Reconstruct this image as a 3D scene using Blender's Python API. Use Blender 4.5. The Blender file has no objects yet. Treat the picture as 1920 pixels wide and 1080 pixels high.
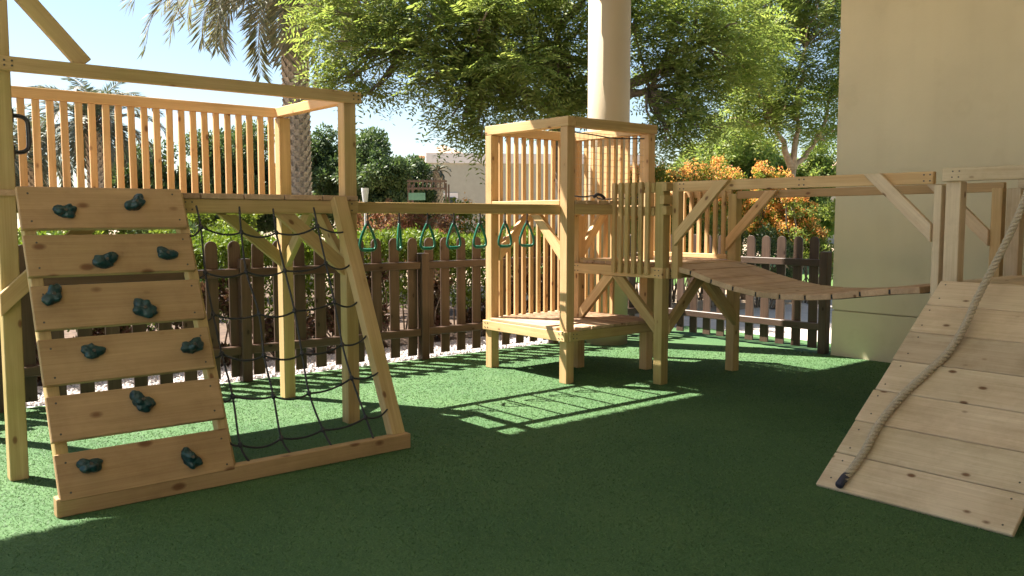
import bpy, bmesh, math, random
import numpy as np
from mathutils import Vector, Matrix, noise as mnoise
random.seed(7); rng = np.random.default_rng(7)
S = bpy.context.scene; C = S.collection

# ------------------------------------------------------------------ camera
FPX, HOR, EYE = 1620.0, 408.0, 1.45
PITCH = math.atan((540 - HOR) / FPX)
cam = bpy.data.objects.new('camera', bpy.data.cameras.new('camera')); C.objects.link(cam)
cam.data.sensor_width = 36; cam.data.lens = 36 * FPX / 1920
cam.data.clip_start = 0.05; cam.data.clip_end = 3000
cam.location = (0, 0, EYE); cam.rotation_euler = (math.pi / 2 - PITCH, 0, 0)
S.camera = cam
# ------------------------------------------------------------------ sky, sun, exposure
# playground grid: N runs along the climbing tower front, B towards the viewer's right
ANG = math.radians(50.4)
N = Vector((math.sin(ANG), math.cos(ANG), 0)); B = Vector((math.cos(ANG), -math.sin(ANG), 0))
ORG = Vector((0.4787, 7.5096, 0))
KN, KB = 0.37, 0.65                                  # shadow shift per metre of height
light = (N * KN + B * KB + Vector((0, 0, -1))).normalized()
sun_el = math.asin(-light.z); sun_az = math.atan2(-light.x, -light.y)   # azimuth from +Y towards +X
world = bpy.data.worlds.new("World"); S.world = world; world.use_nodes = True
wn = world.node_tree; bg = wn.nodes['Background']
sky = wn.nodes.new('ShaderNodeTexSky'); sky.sky_type = 'NISHITA'; sky.sun_disc = False
sky.sun_elevation = sun_el; sky.sun_rotation = sun_az
sky.air_density = 1.0; sky.dust_density = 0.7; sky.ozone_density = 1.0
wn.links.new(sky.outputs[0], bg.inputs[0]); bg.inputs[1].default_value = 0.05
sun = bpy.data.objects.new('sun', bpy.data.lights.new('sun', 'SUN')); C.objects.link(sun)
sun.data.energy = 5.0; sun.data.angle = math.radians(0.5); sun.data.color = (1.0, 0.93, 0.82)
sun.rotation_euler = light.to_track_quat('-Z', 'Y').to_euler()
S.view_settings.view_transform = 'Standard'; S.view_settings.look = 'None'
S.view_settings.gamma = 1; S.view_settings.exposure = 2.05
S.cycles.max_bounces = 8; S.cycles.diffuse_bounces = 5; S.cycles.transparent_max_bounces = 6

# ------------------------------------------------------------------ small helpers
WM = {}
def W(n, b, z=0.0): return ORG + N * n + B * b + Vector((0, 0, z))
def spot(px, py, Y):
    """a point Y metres in front of the viewer, read off the survey photograph"""
    return Vector(((px - 960) / FPX * Y, Y, EYE - (py - HOR) / FPX * Y))
def put(o, M, parent=None):
    C.objects.link(o); WM[o] = M.copy()
    if parent is not None:
        o.parent = parent; o.matrix_basis = WM[parent].inverted() @ M
    else: o.matrix_basis = M
    return o
def tag(o, label=None, cat=None, group=None, kind=None):
    if label: o['label'] = label
    if cat: o['category'] = cat
    if group: o['group'] = group
    if kind: o['kind'] = kind
    return o
def thing(name, label, cat, loc, group=None):
    o = bpy.data.objects.new(name, None); o.empty_display_size = 0.2
    put(o, Matrix.Translation(loc)); return tag(o, label, cat, group)
def frame(x, up, at):
    x = x.normalized(); y = up.cross(x)
    if y.length < 1e-4: y = Vector((0, 1, 0)).cross(x)
    y.normalize(); z = x.cross(y)
    M = Matrix((x, y, z)).transposed().to_4x4(); M.translation = at; return M
def mesh_from(name, verts, faces, mats, smooth=False):
    me = bpy.data.meshes.new(name); me.from_pydata(verts, [], faces)
    for m in (mats if isinstance(mats, (list, tuple)) else [mats]): me.materials.append(m)
    if smooth: me.polygons.foreach_set('use_smooth', [True] * len(me.polygons))
    me.update(); return me
BOX = {}
def box_mesh(l, a, b, mat, bev=0.004):
    key = (round(l, 4), round(a, 4), round(b, 4), mat.name, bev)
    if key in BOX: return BOX[key]
    bm = bmesh.new(); bmesh.ops.create_cube(bm, size=1, matrix=Matrix.Diagonal((l, a, b, 1)))
    bmesh.ops.bevel(bm, geom=bm.edges[:], offset=min(bev, a * .3, b * .3), segments=1, affect='EDGES', profile=.5)
    me = bpy.data.meshes.new('timber'); bm.to_mesh(me); bm.free(); me.materials.append(mat); BOX[key] = me; return me
def bar(name, p0, p1, a, b, mat, parent=None, up=None, bev=0.004, ext=0.0):
    """timber from p0 to p1: local X along the grain, a = width across (up x grain), b = depth along up"""
    d = p1 - p0; l = d.length + 2 * ext
    if up is None: up = Vector((0, 0, 1)) if abs(d.normalized().z) < .9 else N
    o = bpy.data.objects.new(name, box_mesh(l, a, b, mat, bev))
    return put(o, frame(d, up, (p0 + p1) / 2), parent)
def post(name, n, b, z0, z1, w, mat, parent, w2=None):
    return bar(name, W(n, b, z0), W(n, b, z1), w2 or w, w, mat, parent, up=N)
def tube_data(pts, rad, seg=8, cap=True):
    pts = [Vector(p) for p in pts]; V = []; Fc = []
    n = len(pts); rads = rad if isinstance(rad, (list, tuple)) else [rad] * n
    ref = None
    for i, p in enumerate(pts):
        t = (pts[min(i + 1, n - 1)] - pts[max(i - 1, 0)]).normalized()
        if ref is None:
            ref = t.orthogonal().normalized()
        ref = (ref - t * ref.dot(t))
        ref = ref.normalized() if ref.length > 1e-6 else t.orthogonal().normalized()
        s = t.cross(ref)
        for k in range(seg):
            a = 2 * math.pi * k / seg
            V.append(p + (ref * math.cos(a) + s * math.sin(a)) * rads[i])
    for i in range(n - 1):
        for k in range(seg):
            k2 = (k + 1) % seg
            Fc.append((i * seg + k, i * seg + k2, (i + 1) * seg + k2, (i + 1) * seg + k))
    if cap:
        Fc.append(tuple(range(seg))[::-1]); Fc.append(tuple((n - 1) * seg + k for k in range(seg)))
    return V, Fc
class MB:
    """collects several shapes into one mesh object"""
    def __init__(s): s.V = []; s.F = []; s.I = []
    def add(s, V, F, mi=0):
        o = len(s.V); s.V += [tuple(v) for v in V]; s.F += [tuple(i + o for i in f) for f in F]; s.I += [mi] * len(F)
    def tube(s, pts, rad, seg=8, mi=0): s.add(*tube_data(pts, rad, seg), mi)
    def box(s, c, X, Y, Z, mi=0):
        V = [c + X * i + Y * j + Z * k for i in (-.5, .5) for j in (-.5, .5) for k in (-.5, .5)]
        s.add(V, [(0, 1, 3, 2), (4, 6, 7, 5), (0, 4, 5, 1), (2, 3, 7, 6), (0, 2, 6, 4), (1, 5, 7, 3)], mi)
    def build(s, name, mats, parent=None, smooth=False, at=None):
        base = WM[parent].translation if (parent is not None and at is None) else (at or Vector((0, 0, 0)))
        me = mesh_from(name, [(v[0] - base[0], v[1] - base[1], v[2] - base[2]) for v in s.V], s.F, mats, smooth)
        me.polygons.foreach_set('material_index', s.I)
        o = bpy.data.objects.new(name, me); put(o, Matrix.Translation(base), parent); return o
def arc(pts, n=12):
    """Catmull-Rom through the points"""
    P = [Vector(p) for p in pts]; P = [P[0] * 2 - P[1]] + P + [P[-1] * 2 - P[-2]]; out = []
    for i in range(1, len(P) - 2):
        for k in range(n):
            t = k / n; a, b, c, d = P[i - 1:i + 3]
            out.append(.5 * ((2 * b) + (c - a) * t + (2 * a - 5 * b + 4 * c - d) * t * t + (3 * b - a - 3 * c + d) * t ** 3))
    out.append(P[-2]); return out
def quads_object(name, Q, mats, parent=None, at=None, mi=None, smooth=False):
    """Q: (k,4,3) world-space quads as one mesh"""
    Q = np.asarray(Q, dtype=np.float32); k = len(Q)
    base = np.array(WM[parent].translation if parent is not None else (at or (0, 0, 0)), dtype=np.float32)
    me = bpy.data.meshes.new(name); me.vertices.add(k * 4); me.loops.add(k * 4); me.polygons.add(k)
    me.vertices.foreach_set('co', (Q - base).reshape(-1))
    me.loops.foreach_set('vertex_index', np.arange(k * 4, dtype=np.int32))
    me.polygons.foreach_set('loop_start', np.arange(0, k * 4, 4, dtype=np.int32))
    me.polygons.foreach_set('loop_total', np.full(k, 4, dtype=np.int32))
    for m in (mats if isinstance(mats, (list, tuple)) else [mats]): me.materials.append(m)
    if mi is not None: me.polygons.foreach_set('material_index', np.asarray(mi, dtype=np.int32))
    me.update(calc_edges=True); me.validate()
    o = bpy.data.objects.new(name, me); put(o, Matrix.Translation(base), parent); return o

# ------------------------------------------------------------------ materials
def mat(name):
    m = bpy.data.materials.new(name); m.use_nodes = True; nt = m.node_tree
    return m, nt, nt.nodes['Principled BSDF'], nt.nodes.new, nt.links.new
def ramp(nt, stops):
    r = nt.nodes.new('ShaderNodeValToRGB'); e = r.color_ramp.elements
    while len(e) < len(stops): e.new(.5)
    for el, (p, c) in zip(e, stops): el.position = p; el.color = (*c, 1) if len(c) == 3 else c
    return r
def mixc(nt, mode, fac, a, b):
    x = nt.nodes.new('ShaderNodeMix'); x.data_type = 'RGBA'; x.blend_type = mode
    for k, v in ((0, fac), (6, a), (7, b)):
        if hasattr(v, 'links'): nt.links.new(v, x.inputs[k])
        elif isinstance(v, tuple): x.inputs[k].default_value = (*v, 1)
        else: x.inputs[k].default_value = v
    return x.outputs[2]
def wood(name, lo, hi, knot=(.16, .07, .03), knots=1.0, rough=.62, green=0.0, scuff=0.0):
    m, nt, P, new, ln = mat(name)
    tc = new('ShaderNodeTexCoord'); oi = new('ShaderNodeObjectInfo')
    sh = new('ShaderNodeVectorMath'); sh.operation = 'SCALE'; sh.inputs[0].default_value = (31, 17, 23); ln(oi.outputs['Random'], sh.inputs[3])
    ad = new('ShaderNodeVectorMath'); ad.operation = 'ADD'; ln(tc.outputs['Object'], ad.inputs[0]); ln(sh.outputs[0], ad.inputs[1])
    def mapped(s):
        q = new('ShaderNodeMapping'); q.inputs['Scale'].default_value = s; ln(ad.outputs[0], q.inputs[0]); return q.outputs[0]
    # knots: flattened cells, dark heart with a halo that bends the grain
    vo = new('ShaderNodeTexVoronoi'); vo.inputs['Scale'].default_value = 1; ln(mapped((4.6, 8.5, 8.5)), vo.inputs['Vector']); vo.inputs['Randomness'].default_value = 1
    heart = ramp(nt, [(0, (1, 1, 1)), (.075 * knots, (.85, .85, .85)), (.13 * knots, (0, 0, 0))]); ln(vo.outputs['Distance'], heart.inputs[0])
    halo = ramp(nt, [(0, (1, 1, 1)), (.38, (0, 0, 0))]); ln(vo.outputs['Distance'], halo.inputs[0])
    # grain: long streaks
    n1 = new('ShaderNodeTexNoise'); n1.inputs['Scale'].default_value = 1; n1.inputs['Detail'].default_value = 5; n1.inputs['Roughness'].default_value = .6; n1.inputs['Distortion'].default_value = .6
    ln(mapped((1.1, 26, 26)), n1.inputs['Vector'])
    n2 = new('ShaderNodeTexNoise'); n2.inputs['Scale'].default_value = 1; n2.inputs['Detail'].default_value = 3; ln(mapped((.8, 5, 5)), n2.inputs['Vector'])
    n3 = new('ShaderNodeTexNoise'); n3.inputs['Scale'].default_value = 1; n3.inputs['Detail'].default_value = 2; ln(mapped((3, 150, 150)), n3.inputs['Vector'])
    g = new('ShaderNodeMath'); g.operation = 'MULTIPLY_ADD'; ln(n1.outputs[0], g.inputs[0]); g.inputs[1].default_value = .62; 
    g2 = new('ShaderNodeMath'); g2.operation = 'MULTIPLY'; ln(n2.outputs[0], g2.inputs[0]); g2.inputs[1].default_value = .4; ln(g2.outputs[0], g.inputs[2])
    g3 = new('ShaderNodeMath'); g3.operation = 'MULTIPLY_ADD'; ln(halo.outputs[0], g3.inputs[0]); g3.inputs[1].default_value = -.12; ln(g.outputs[0], g3.inputs[2])
    cr = ramp(nt, [(.30, lo), (.52, tuple((a + b) / 2 for a, b in zip(lo, hi))), (.68, hi)]); ln(g3.outputs[0], cr.inputs[0])
    tint = ramp(nt, [(0, (.74, .71, .66)), (.3, (1, .95, .88)), (.55, (.86, .86, .80)), (.8, (1.0, .98, .95)), (1, (.90, .84, .76))]); ln(oi.outputs['Random'], tint.inputs[0])
    c = mixc(nt, 'MULTIPLY', 1.0, cr.outputs[0], tint.outputs[0])
    c = mixc(nt, 'MIX', heart.outputs[0], c, knot)
    fine = ramp(nt, [(.3, (.86, .84, .8)), (.6, (1, 1, 1))]); ln(n3.outputs[0], fine.inputs[0])
    c = mixc(nt, 'MULTIPLY', .7, c, fine.outputs[0])
    # weathering blotches
    n4 = new('ShaderNodeTexNoise'); n4.inputs['Scale'].default_value = 2.3; n4.inputs['Detail'].default_value = 4; ln(ad.outputs[0], n4.inputs['Vector'])
    wt = ramp(nt, [(.4, (1, 1, 1)), (.75, (.82, .82 + .08 * green, .76 - .1 * green))]); ln(n4.outputs[0], wt.inputs[0])
    c = mixc(nt, 'MULTIPLY', .8, c, wt.outputs[0])
    if scuff:
        n5 = new('ShaderNodeTexNoise'); n5.inputs['Scale'].default_value = 5; n5.inputs['Detail'].default_value = 9; n5.inputs['Roughness'].default_value = .7; ln(ad.outputs[0], n5.inputs['Vector'])
        sc_ = ramp(nt, [(.46, (1, 1, 1)), (.66, (.74, .70, .66))]); ln(n5.outputs[0], sc_.inputs[0]); c = mixc(nt, 'MULTIPLY', scuff, c, sc_.outputs[0])
    ln(c, P.inputs['Base Color']); P.inputs['Roughness'].default_value = rough; P.inputs['Specular IOR Level'].default_value = .3
    bp = new('ShaderNodeBump'); bp.inputs['Strength'].default_value = .25; bp.inputs['Distance'].default_value = .004; ln(g.outputs[0], bp.inputs['Height']); ln(bp.outputs[0], P.inputs['Normal'])
    return m
PINE = wood('pine_warm', (.56, .35, .165), (.78, .56, .32))
PINEG = wood('pine_treated', (.42, .285, .135), (.62, .46, .245), green=1)
BOARD = wood('pine_board', (.37, .235, .125), (.53, .36, .20), knots=1.6, scuff=.5)
RAMPW = wood('pine_pale', (.64, .49, .35), (.80, .67, .51), knots=1.0, rough=.7, scuff=.55)
DECK = wood('pine_deck', (.48, .32, .21), (.66, .48, .34), rough=.75, scuff=.7)
FENCEW = wood('stained_brown_wood', (.065, .044, .036), (.13, .09, .072), knot=(.02, .01, .008), rough=.32)

def plain(name, col, rough=.5, bump=0, scale=60, metal=0, var=.15):
    m, nt, P, new, ln = mat(name)
    tc = new('ShaderNodeTexCoord'); nz = new('ShaderNodeTexNoise'); nz.inputs['Scale'].default_value = scale; nz.inputs['Detail'].default_value = 6
    ln(tc.outputs['Object'], nz.inputs['Vector'])
    r = ramp(nt, [(.3, tuple(c * (1 - var) for c in col)), (.7, tuple(min(1, c * (1 + var)) for c in col))]); ln(nz.outputs[0], r.inputs[0])
    ln(r.outputs[0], P.inputs['Base Color']); P.inputs['Roughness'].default_value = rough; P.inputs['Metallic'].default_value = metal
    if bump:
        bp = new('ShaderNodeBump'); bp.inputs['Strength'].default_value = .5; bp.inputs['Distance'].default_value = bump; ln(nz.outputs[0], bp.inputs['Height']); ln(bp.outputs[0], P.inputs['Normal'])
    return m
def leafmat(name, cols, trans=.35, rough=.5):
    m, nt, P, new, ln = mat(name)
    ge = new('ShaderNodeNewGeometry'); n = len(cols)
    r = ramp(nt, [(i / max(1, n - 1), c) for i, c in enumerate(cols)]); ln(ge.outputs['Random Per Island'], r.inputs[0])
    ln(r.outputs[0], P.inputs['Base Color']); P.inputs['Roughness'].default_value = rough; P.inputs['Specular IOR Level'].default_value = .35
    tr = new('ShaderNodeBsdfTranslucent'); tcol = mixc(nt, 'MULTIPLY', 1.0, r.outputs[0], (1.08, 1.12, .72)); ln(tcol, tr.inputs[0])
    mx = new('ShaderNodeMixShader'); mx.inputs[0].default_value = trans; ln(P.outputs[0], mx.inputs[1]); ln(tr.outputs[0], mx.inputs[2])
    ln(mx.outputs[0], nt.nodes['Material Output'].inputs[0]); return m
STONE = plain('rendered_wall', (.66, .58, .44), .85, .003, 9, var=.05)
def render_coat(name, col):
    m, nt, P, new, ln = mat(name); tc = new('ShaderNodeTexCoord')
    def nz(scale, sc, det=6):
        q_ = new('ShaderNodeMapping'); q_.inputs['Scale'].default_value = sc; ln(tc.outputs['Object'], q_.inputs[0])
        n_ = new('ShaderNodeTexNoise'); n_.inputs['Scale'].default_value = scale; n_.inputs['Detail'].default_value = det; ln(q_.outputs[0], n_.inputs[0]); return n_.outputs[0]
    r1 = ramp(nt, [(.3, tuple(c * .93 for c in col)), (.7, tuple(c * 1.05 for c in col))]); ln(nz(1.3, (1, 1, 1)), r1.inputs[0])
    r2 = ramp(nt, [(.52, (1, 1, 1)), (.80, (.95, .94, .92))]); ln(nz(1, (5, 5, .35)), r2.inputs[0])
    r3 = ramp(nt, [(.58, (1, 1, 1)), (.64, (.86, .84, .80)), (.70, (1, 1, 1))]); ln(nz(2.2, (1, 1, 1), 9), r3.inputs[0])
    c = mixc(nt, 'MULTIPLY', .8, r1.outputs[0], r2.outputs[0]); c = mixc(nt, 'MULTIPLY', .25, c, r3.outputs[0]); ln(c, P.inputs[0]); P.inputs['Roughness'].default_value = .88
    bp = new('ShaderNodeBump'); bp.inputs['Strength'].default_value = .35; bp.inputs['Distance'].default_value = .004; ln(nz(38, (1, 1, 1)), bp.inputs['Height']); ln(bp.outputs[0], P.inputs['Normal']); return m
STONE = render_coat('rendered_wall_coat', (.70, .60, .415))
CONC = render_coat('painted_column', (.47, .39, .275))
ROOFM = plain('roof_soffit', (.80, .76, .68), .9, 0, 3, var=.05)
ROPE = plain('hemp_rope', (.46, .38, .28), .9, .001, 300, var=.35)
WHIP = plain('rope_whipping', (.028, .028, .05), .7, 0, 100)
CORD = plain('black_net_cord', (.022, .022, .028), .55, .0005, 400, var=.3)
FINE = plain('cream_netting', (.50, .40, .28), .8, 0, 100)
GREEN = plain('green_plastic', (.009, .13, .082), .3, .0004, 300, var=.15)
HOLD = plain('teal_resin', (.006, .038, .043), .36, .004, 60, var=.35)
BLACK = plain('black_plastic', (.014, .015, .02), .35, 0, 100)
STEEL = plain('zinc_screw', (.10, .09, .08), .45, 0, 100, metal=.6)
BARK = plain('grey_bark', (.19, .15, .11), .9, .02, 18, var=.4)
BARKP = plain('pale_bark', (.40, .30, .22), .9, .01, 14, var=.3)
PALMT = plain('palm_trunk', (.42, .35, .27), .95, .03, 22, var=.45)

# ------------------------------------------------------------------ ground
def sheet(name, pts, z, m):
    me = mesh_from(name, [(p[0], p[1], z) for p in pts], [tuple(range(len(pts)))], m)
    o = bpy.data.objects.new(name, me); put(o, Matrix.Identity(4)); tag(o, kind='structure'); return o
m, nt, P, new, ln = mat('sandy_soil')
tc = new('ShaderNodeTexCoord'); a = new('ShaderNodeTexNoise'); a.inputs['Scale'].default_value = .8; a.inputs['Detail'].default_value = 9; ln(tc.outputs['Object'], a.inputs[0])
r = ramp(nt, [(.3, (.26, .18, .115)), (.7, (.46, .36, .25))]); ln(a.outputs[0], r.inputs[0]); ln(r.outputs[0], P.inputs[0]); P.inputs['Roughness'].default_value = .95
SOIL = m
m, nt, P, new, ln = mat('planting_bed')
tc = new('ShaderNodeTexCoord'); a = new('ShaderNodeTexNoise'); a.inputs['Scale'].default_value = 14; a.inputs['Detail'].default_value = 9; ln(tc.outputs['Object'], a.inputs[0])
r = ramp(nt, [(.3, (.05, .03, .02)), (.7, (.15, .095, .06))]); ln(a.outputs[0], r.inputs[0]); ln(r.outputs[0], P.inputs[0]); P.inputs['Roughness'].default_value = .95
BED = m
m, nt, P, new, ln = mat('artificial_turf')
tc = new('ShaderNodeTexCoord'); a = new('ShaderNodeTexNoise'); a.inputs['Scale'].default_value = 120; a.inputs['Detail'].default_value = 6; ln(tc.outputs['Object'], a.inputs[0])
a2 = new('ShaderNodeTexNoise'); a2.inputs['Scale'].default_value = 1.4; a2.inputs['Detail'].default_value = 5; ln(tc.outputs['Object'], a2.inputs[0])
r = ramp(nt, [(.32, (.047, .100, .040)), (.66, (.092, .176, .074))]); ln(a.outputs[0], r.inputs[0])
r2 = ramp(nt, [(.35, (.82, .88, .85)), (.7, (1.1, 1.06, 1.0))]); ln(a2.outputs[0], r2.inputs[0])
ln(mixc(nt, 'MULTIPLY', 1.0, r.outputs[0], r2.outputs[0]), P.inputs[0]); P.inputs['Roughness'].default_value = .8; P.inputs['Specular IOR Level'].default_value = .2
bp = new('ShaderNodeBump'); bp.inputs['Strength'].default_value = .5; bp.inputs['Distance'].default_value = .008; ln(a.outputs[0], bp.inputs['Height']); ln(bp.outputs[0], P.inputs['Normal'])
TURF = m
m, nt, P, new, ln = mat('white_gravel')
tc = new('ShaderNodeTexCoord'); v = new('ShaderNodeTexVoronoi'); v.inputs['Scale'].default_value = 38; ln(tc.outputs['Object'], v.inputs[0])
r = ramp(nt, [(0, (.74, .70, .68)), (.45, (.55, .51, .50)), (.75, (.12, .11, .11))]); ln(v.outputs['Distance'], r.inputs[0])
hs = mixc(nt, 'MULTIPLY', .25, r.outputs[0], v.outputs['Color']); ln(hs, P.inputs[0]); P.inputs['Roughness'].default_value = .85
bp = new('ShaderNodeBump'); bp.inputs['Strength'].default_value = 1; bp.inputs['Distance'].default_value = .02; bp.invert = True; ln(v.outputs['Distance'], bp.inputs['Height']); ln(bp.outputs[0], P.inputs['Normal'])
GRAVEL = m
PAVE = plain('pale_paving', (.58, .50, .44), .85, .004, 5, var=.12)
LAWN = plain('lawn_green', (.075, .15, .025), .9, .03, 40, var=.45)

sheet('ground', [(-600, -300), (600, -300), (600, 900), (-600, 900)], -0.03, SOIL)
q = lambda n, b: W(n, b)
sheet('planting_bed', [q(-16, -16), q(-16, -2.75), q(3.6, -2.75), q(3.6, -16)], -0.018, BED)
sheet('gravel', [q(-16, -2.75), q(-16, -1.9), q(4.1, -1.9), q(4.1, -2.75)], -0.010, GRAVEL)
sheet('paving', [q(3.9, -2.75), q(3.9, 9), q(9.5, 9), q(9.5, -2.75)], -0.014, PAVE)
sheet('lawn', [q(9.5, -14), q(9.5, 9), q(30, 9), q(30, -14)], -0.012, LAWN)
sheet('paving', [q(-40, -1.9), q(-40, 25), q(-9.02, 25), q(-9.02, -1.9)], -0.006, PAVE)  # unseen pale sheet added to bounce sunlight into the shaded yard
sheet('turf', [q(-9, -1.9), q(-9, 9), q(4.0, 9), q(4.0, -1.9)], 0.0, TURF)

# short pile of the turf, in the part of it that can be seen
blade = leafmat('turf_pile', [(.060, .130, .050), (.090, .176, .070), (.122, .213, .094)], .25, .6)
k = 230000
u = rng.random(k); y = 3.3 * (9.6 / 3.3) ** (u ** .8); x = (rng.random(k) * 1.3 - .65) * y
nn = (x - ORG.x) * N.x + (y - ORG.y) * N.y; bb = (x - ORG.x) * B.x + (y - ORG.y) * B.y
ok = (bb > -1.86) & (nn < 3.2); x = x[ok]; y = y[ok]; k = len(x)
h = .003 + .005 * rng.random(k); an = rng.random(k) * 6.283; le = rng.normal(0, .008, (k, 2)); w = .0022 * (y / 4)
dx, dy = np.cos(an) * w, np.sin(an) * w
Q = np.zeros((k, 4, 3)); zz = np.full(k, .0005)
Q[:, 0] = np.stack([x - dx, y - dy, zz], 1); Q[:, 1] = np.stack([x + dx, y + dy, zz], 1)
Q[:, 2] = np.stack([x + dx * .4 + le[:, 0], y + dy * .4 + le[:, 1], h], 1); Q[:, 3] = np.stack([x - dx * .4 + le[:, 0], y - dy * .4 + le[:, 1], h], 1)
tag(quads_object('turf_pile', Q, blade), 'short green artificial grass pile covering the play area', 'artificial grass', kind='stuff')

# loose stones lying on the gravel strip
gm = leafmat('gravel_stone', [(.42, .38, .36), (.62, .58, .56), (.74, .71, .70)], 0, .8)
k = 9000; nn = rng.uniform(-7, 4, k); bb = rng.uniform(-2.75, -1.96, k); c0 = np.array(ORG)[None] + nn[:, None] * np.array(N) + bb[:, None] * np.array(B)
sz = rng.uniform(.010, .026, k)
oct_ = np.array([(1, 0, 0), (0, 1, 0), (-1, 0, 0), (0, -1, 0)]); quads = []
for top, zs in (((0, 0, .8), 1),):
    for i in range(4):
        aa, bb2 = oct_[i], oct_[(i + 1) % 4]
        rot = rng.random(k) * 6.28 if i == 0 else rot
        def R2(v): return np.stack([v[0] * np.cos(rot) - v[1] * np.sin(rot), v[0] * np.sin(rot) + v[1] * np.cos(rot), np.full(k, v[2])], 1)
        quads.append(np.stack([c0 + R2((aa[0], aa[1], -.1)) * sz[:, None], c0 + R2((bb2[0], bb2[1], -.1)) * sz[:, None], c0 + R2((bb2[0] * .45, bb2[1] * .45, .75)) * sz[:, None], c0 + R2((aa[0] * .45, aa[1] * .45, .75)) * sz[:, None]], 1))
caps = np.stack([q_[:, 3] for q_ in quads], 1)
Q = np.stack(quads + [caps], 1).reshape(-1, 4, 3)
tag(quads_object('gravel_stone', Q, gm), 'loose white and grey stones on the gravel strip behind the picket fence', 'gravel', kind='stuff')

Z1 = Vector((0, 0, 1))
# ------------------------------------------------------------------ building: roof over the yard, wall, column
EDGE, HR = 1.12 - KB * 4.7, 4.7
t = thing('canopy_roof', 'wide flat building canopy that shades the near half of the yard', 'roof', W(2, 3, HR))
bar('roof_slab', W(-8, (EDGE + 9) / 2 + .01, HR + .15), W(3.58, (EDGE + 9) / 2 + .01, HR + .15), 9 - EDGE - .02, .3, ROOFM, t, up=Vector((0, 0, 1)), bev=.01)
mb = MB()
for i in range(76):                                   # round tile ends along the eaves
    n0 = -7.9 + i * .15
    mb.tube([W(n0, EDGE - .21, HR + .28), W(n0, EDGE + .5, HR + .42)], .075, 8)
mb.build('eaves_tile', plain('clay_tile', (.45, .22, .12), .8), t)
t = thing('building_wall', 'plain beige rendered wall with one horizontal groove beside the ramp', 'wall', W(3.4, 5, 0))
mb = MB()
X9, Wd = B * 8.35, N * .36
mb.box(W(3.40, .65 + 4.175, 2.594), X9, Wd, Vector((0, 0, 4.7 - .488)))
mb.box(W(3.40, .65 + 4.175, .2375), X9, Wd, Vector((0, 0, .475)))
mb.box(W(3.415, .65 + 4.175, .4815), X9 * .999, N * .33, Vector((0, 0, .02)))
mb.build('rendered_wall', STONE, t)
t = thing('unseen_back_wall', 'unseen plain beige building wall added behind the viewer to cut sky light', 'wall', W(-3, 7.6, 0))  # out of view, added to block sky light from behind the viewer
bar('rendered_wall', W(-9, 7.6, 2.35), W(3.2, 7.6, 2.35), .3, 4.68, plain('pale_facade', (.66, .60, .49), .6, 0, 3), t, up=Z1)
t = thing('round_column', 'tall round cream column standing behind the slatted play tower', 'column', W(2.05, -1.5, 0))
mb = MB(); mb.tube([W(2.05, -1.5, 0), W(2.05, -1.5, HR)], .238, 64)
ob = mb.build('shaft', CONC, t, smooth=True)
for p in ob.data.polygons:
    if len(p.vertices) > 4: p.use_smooth = False

# ------------------------------------------------------------------ climbing tower (left)
ct = thing('climbing_tower', 'tall timber play tower with high deck and slatted back railing', 'play tower', W(-3.2, -.45, 0))
Z1 = Vector((0, 0, 1))
nA, nB, bF, bK = -4.27, -2.18, .09, -1.0
post('post', nA, bF, 0, 3.05, .092, PINEG, ct); post('post', nB, bF, 0, 2.235, .092, PINEG, ct)
post('post', -2.15, bK, 0, 2.232, .092, PINEG, ct); post('post', nA + .02, bK, 0, 3.05, .092, PINEG, ct)
bar('top_beam', W(nA - .05, bF + .055, 2.27), W(nB + .075, bF + .055, 2.27), .05, .075, PINEG, ct)
bar('top_beam', W(nB, bF + .028, 2.271), W(nB, bK - .04, 2.271), .07, .07, PINE, ct)
bar('top_beam', W(nA, bF + .028, 2.271), W(nA, bK - .04, 2.271), .07, .07, PINE, ct)
bar('railing_top', W(nA + .08, bK, 2.268), W(-2.205, bK, 2.268), .045, .074, PINE, ct)
bar('diagonal_brace', W(nA + .42, bF + .02, 2.312), W(nA + .02, bF + .02, 2.76), .045, .09, PINEG, ct, up=Z1)
slat = []
for i in range(23):
    s = nA + .12 + i * .0865
    o = bar('railing_slat', W(s, bK + random.uniform(-.002, .002), 1.605), W(s + random.uniform(-.004, .004), bK, 2.231), .030, .044, PINE, ct, up=N)
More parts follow.
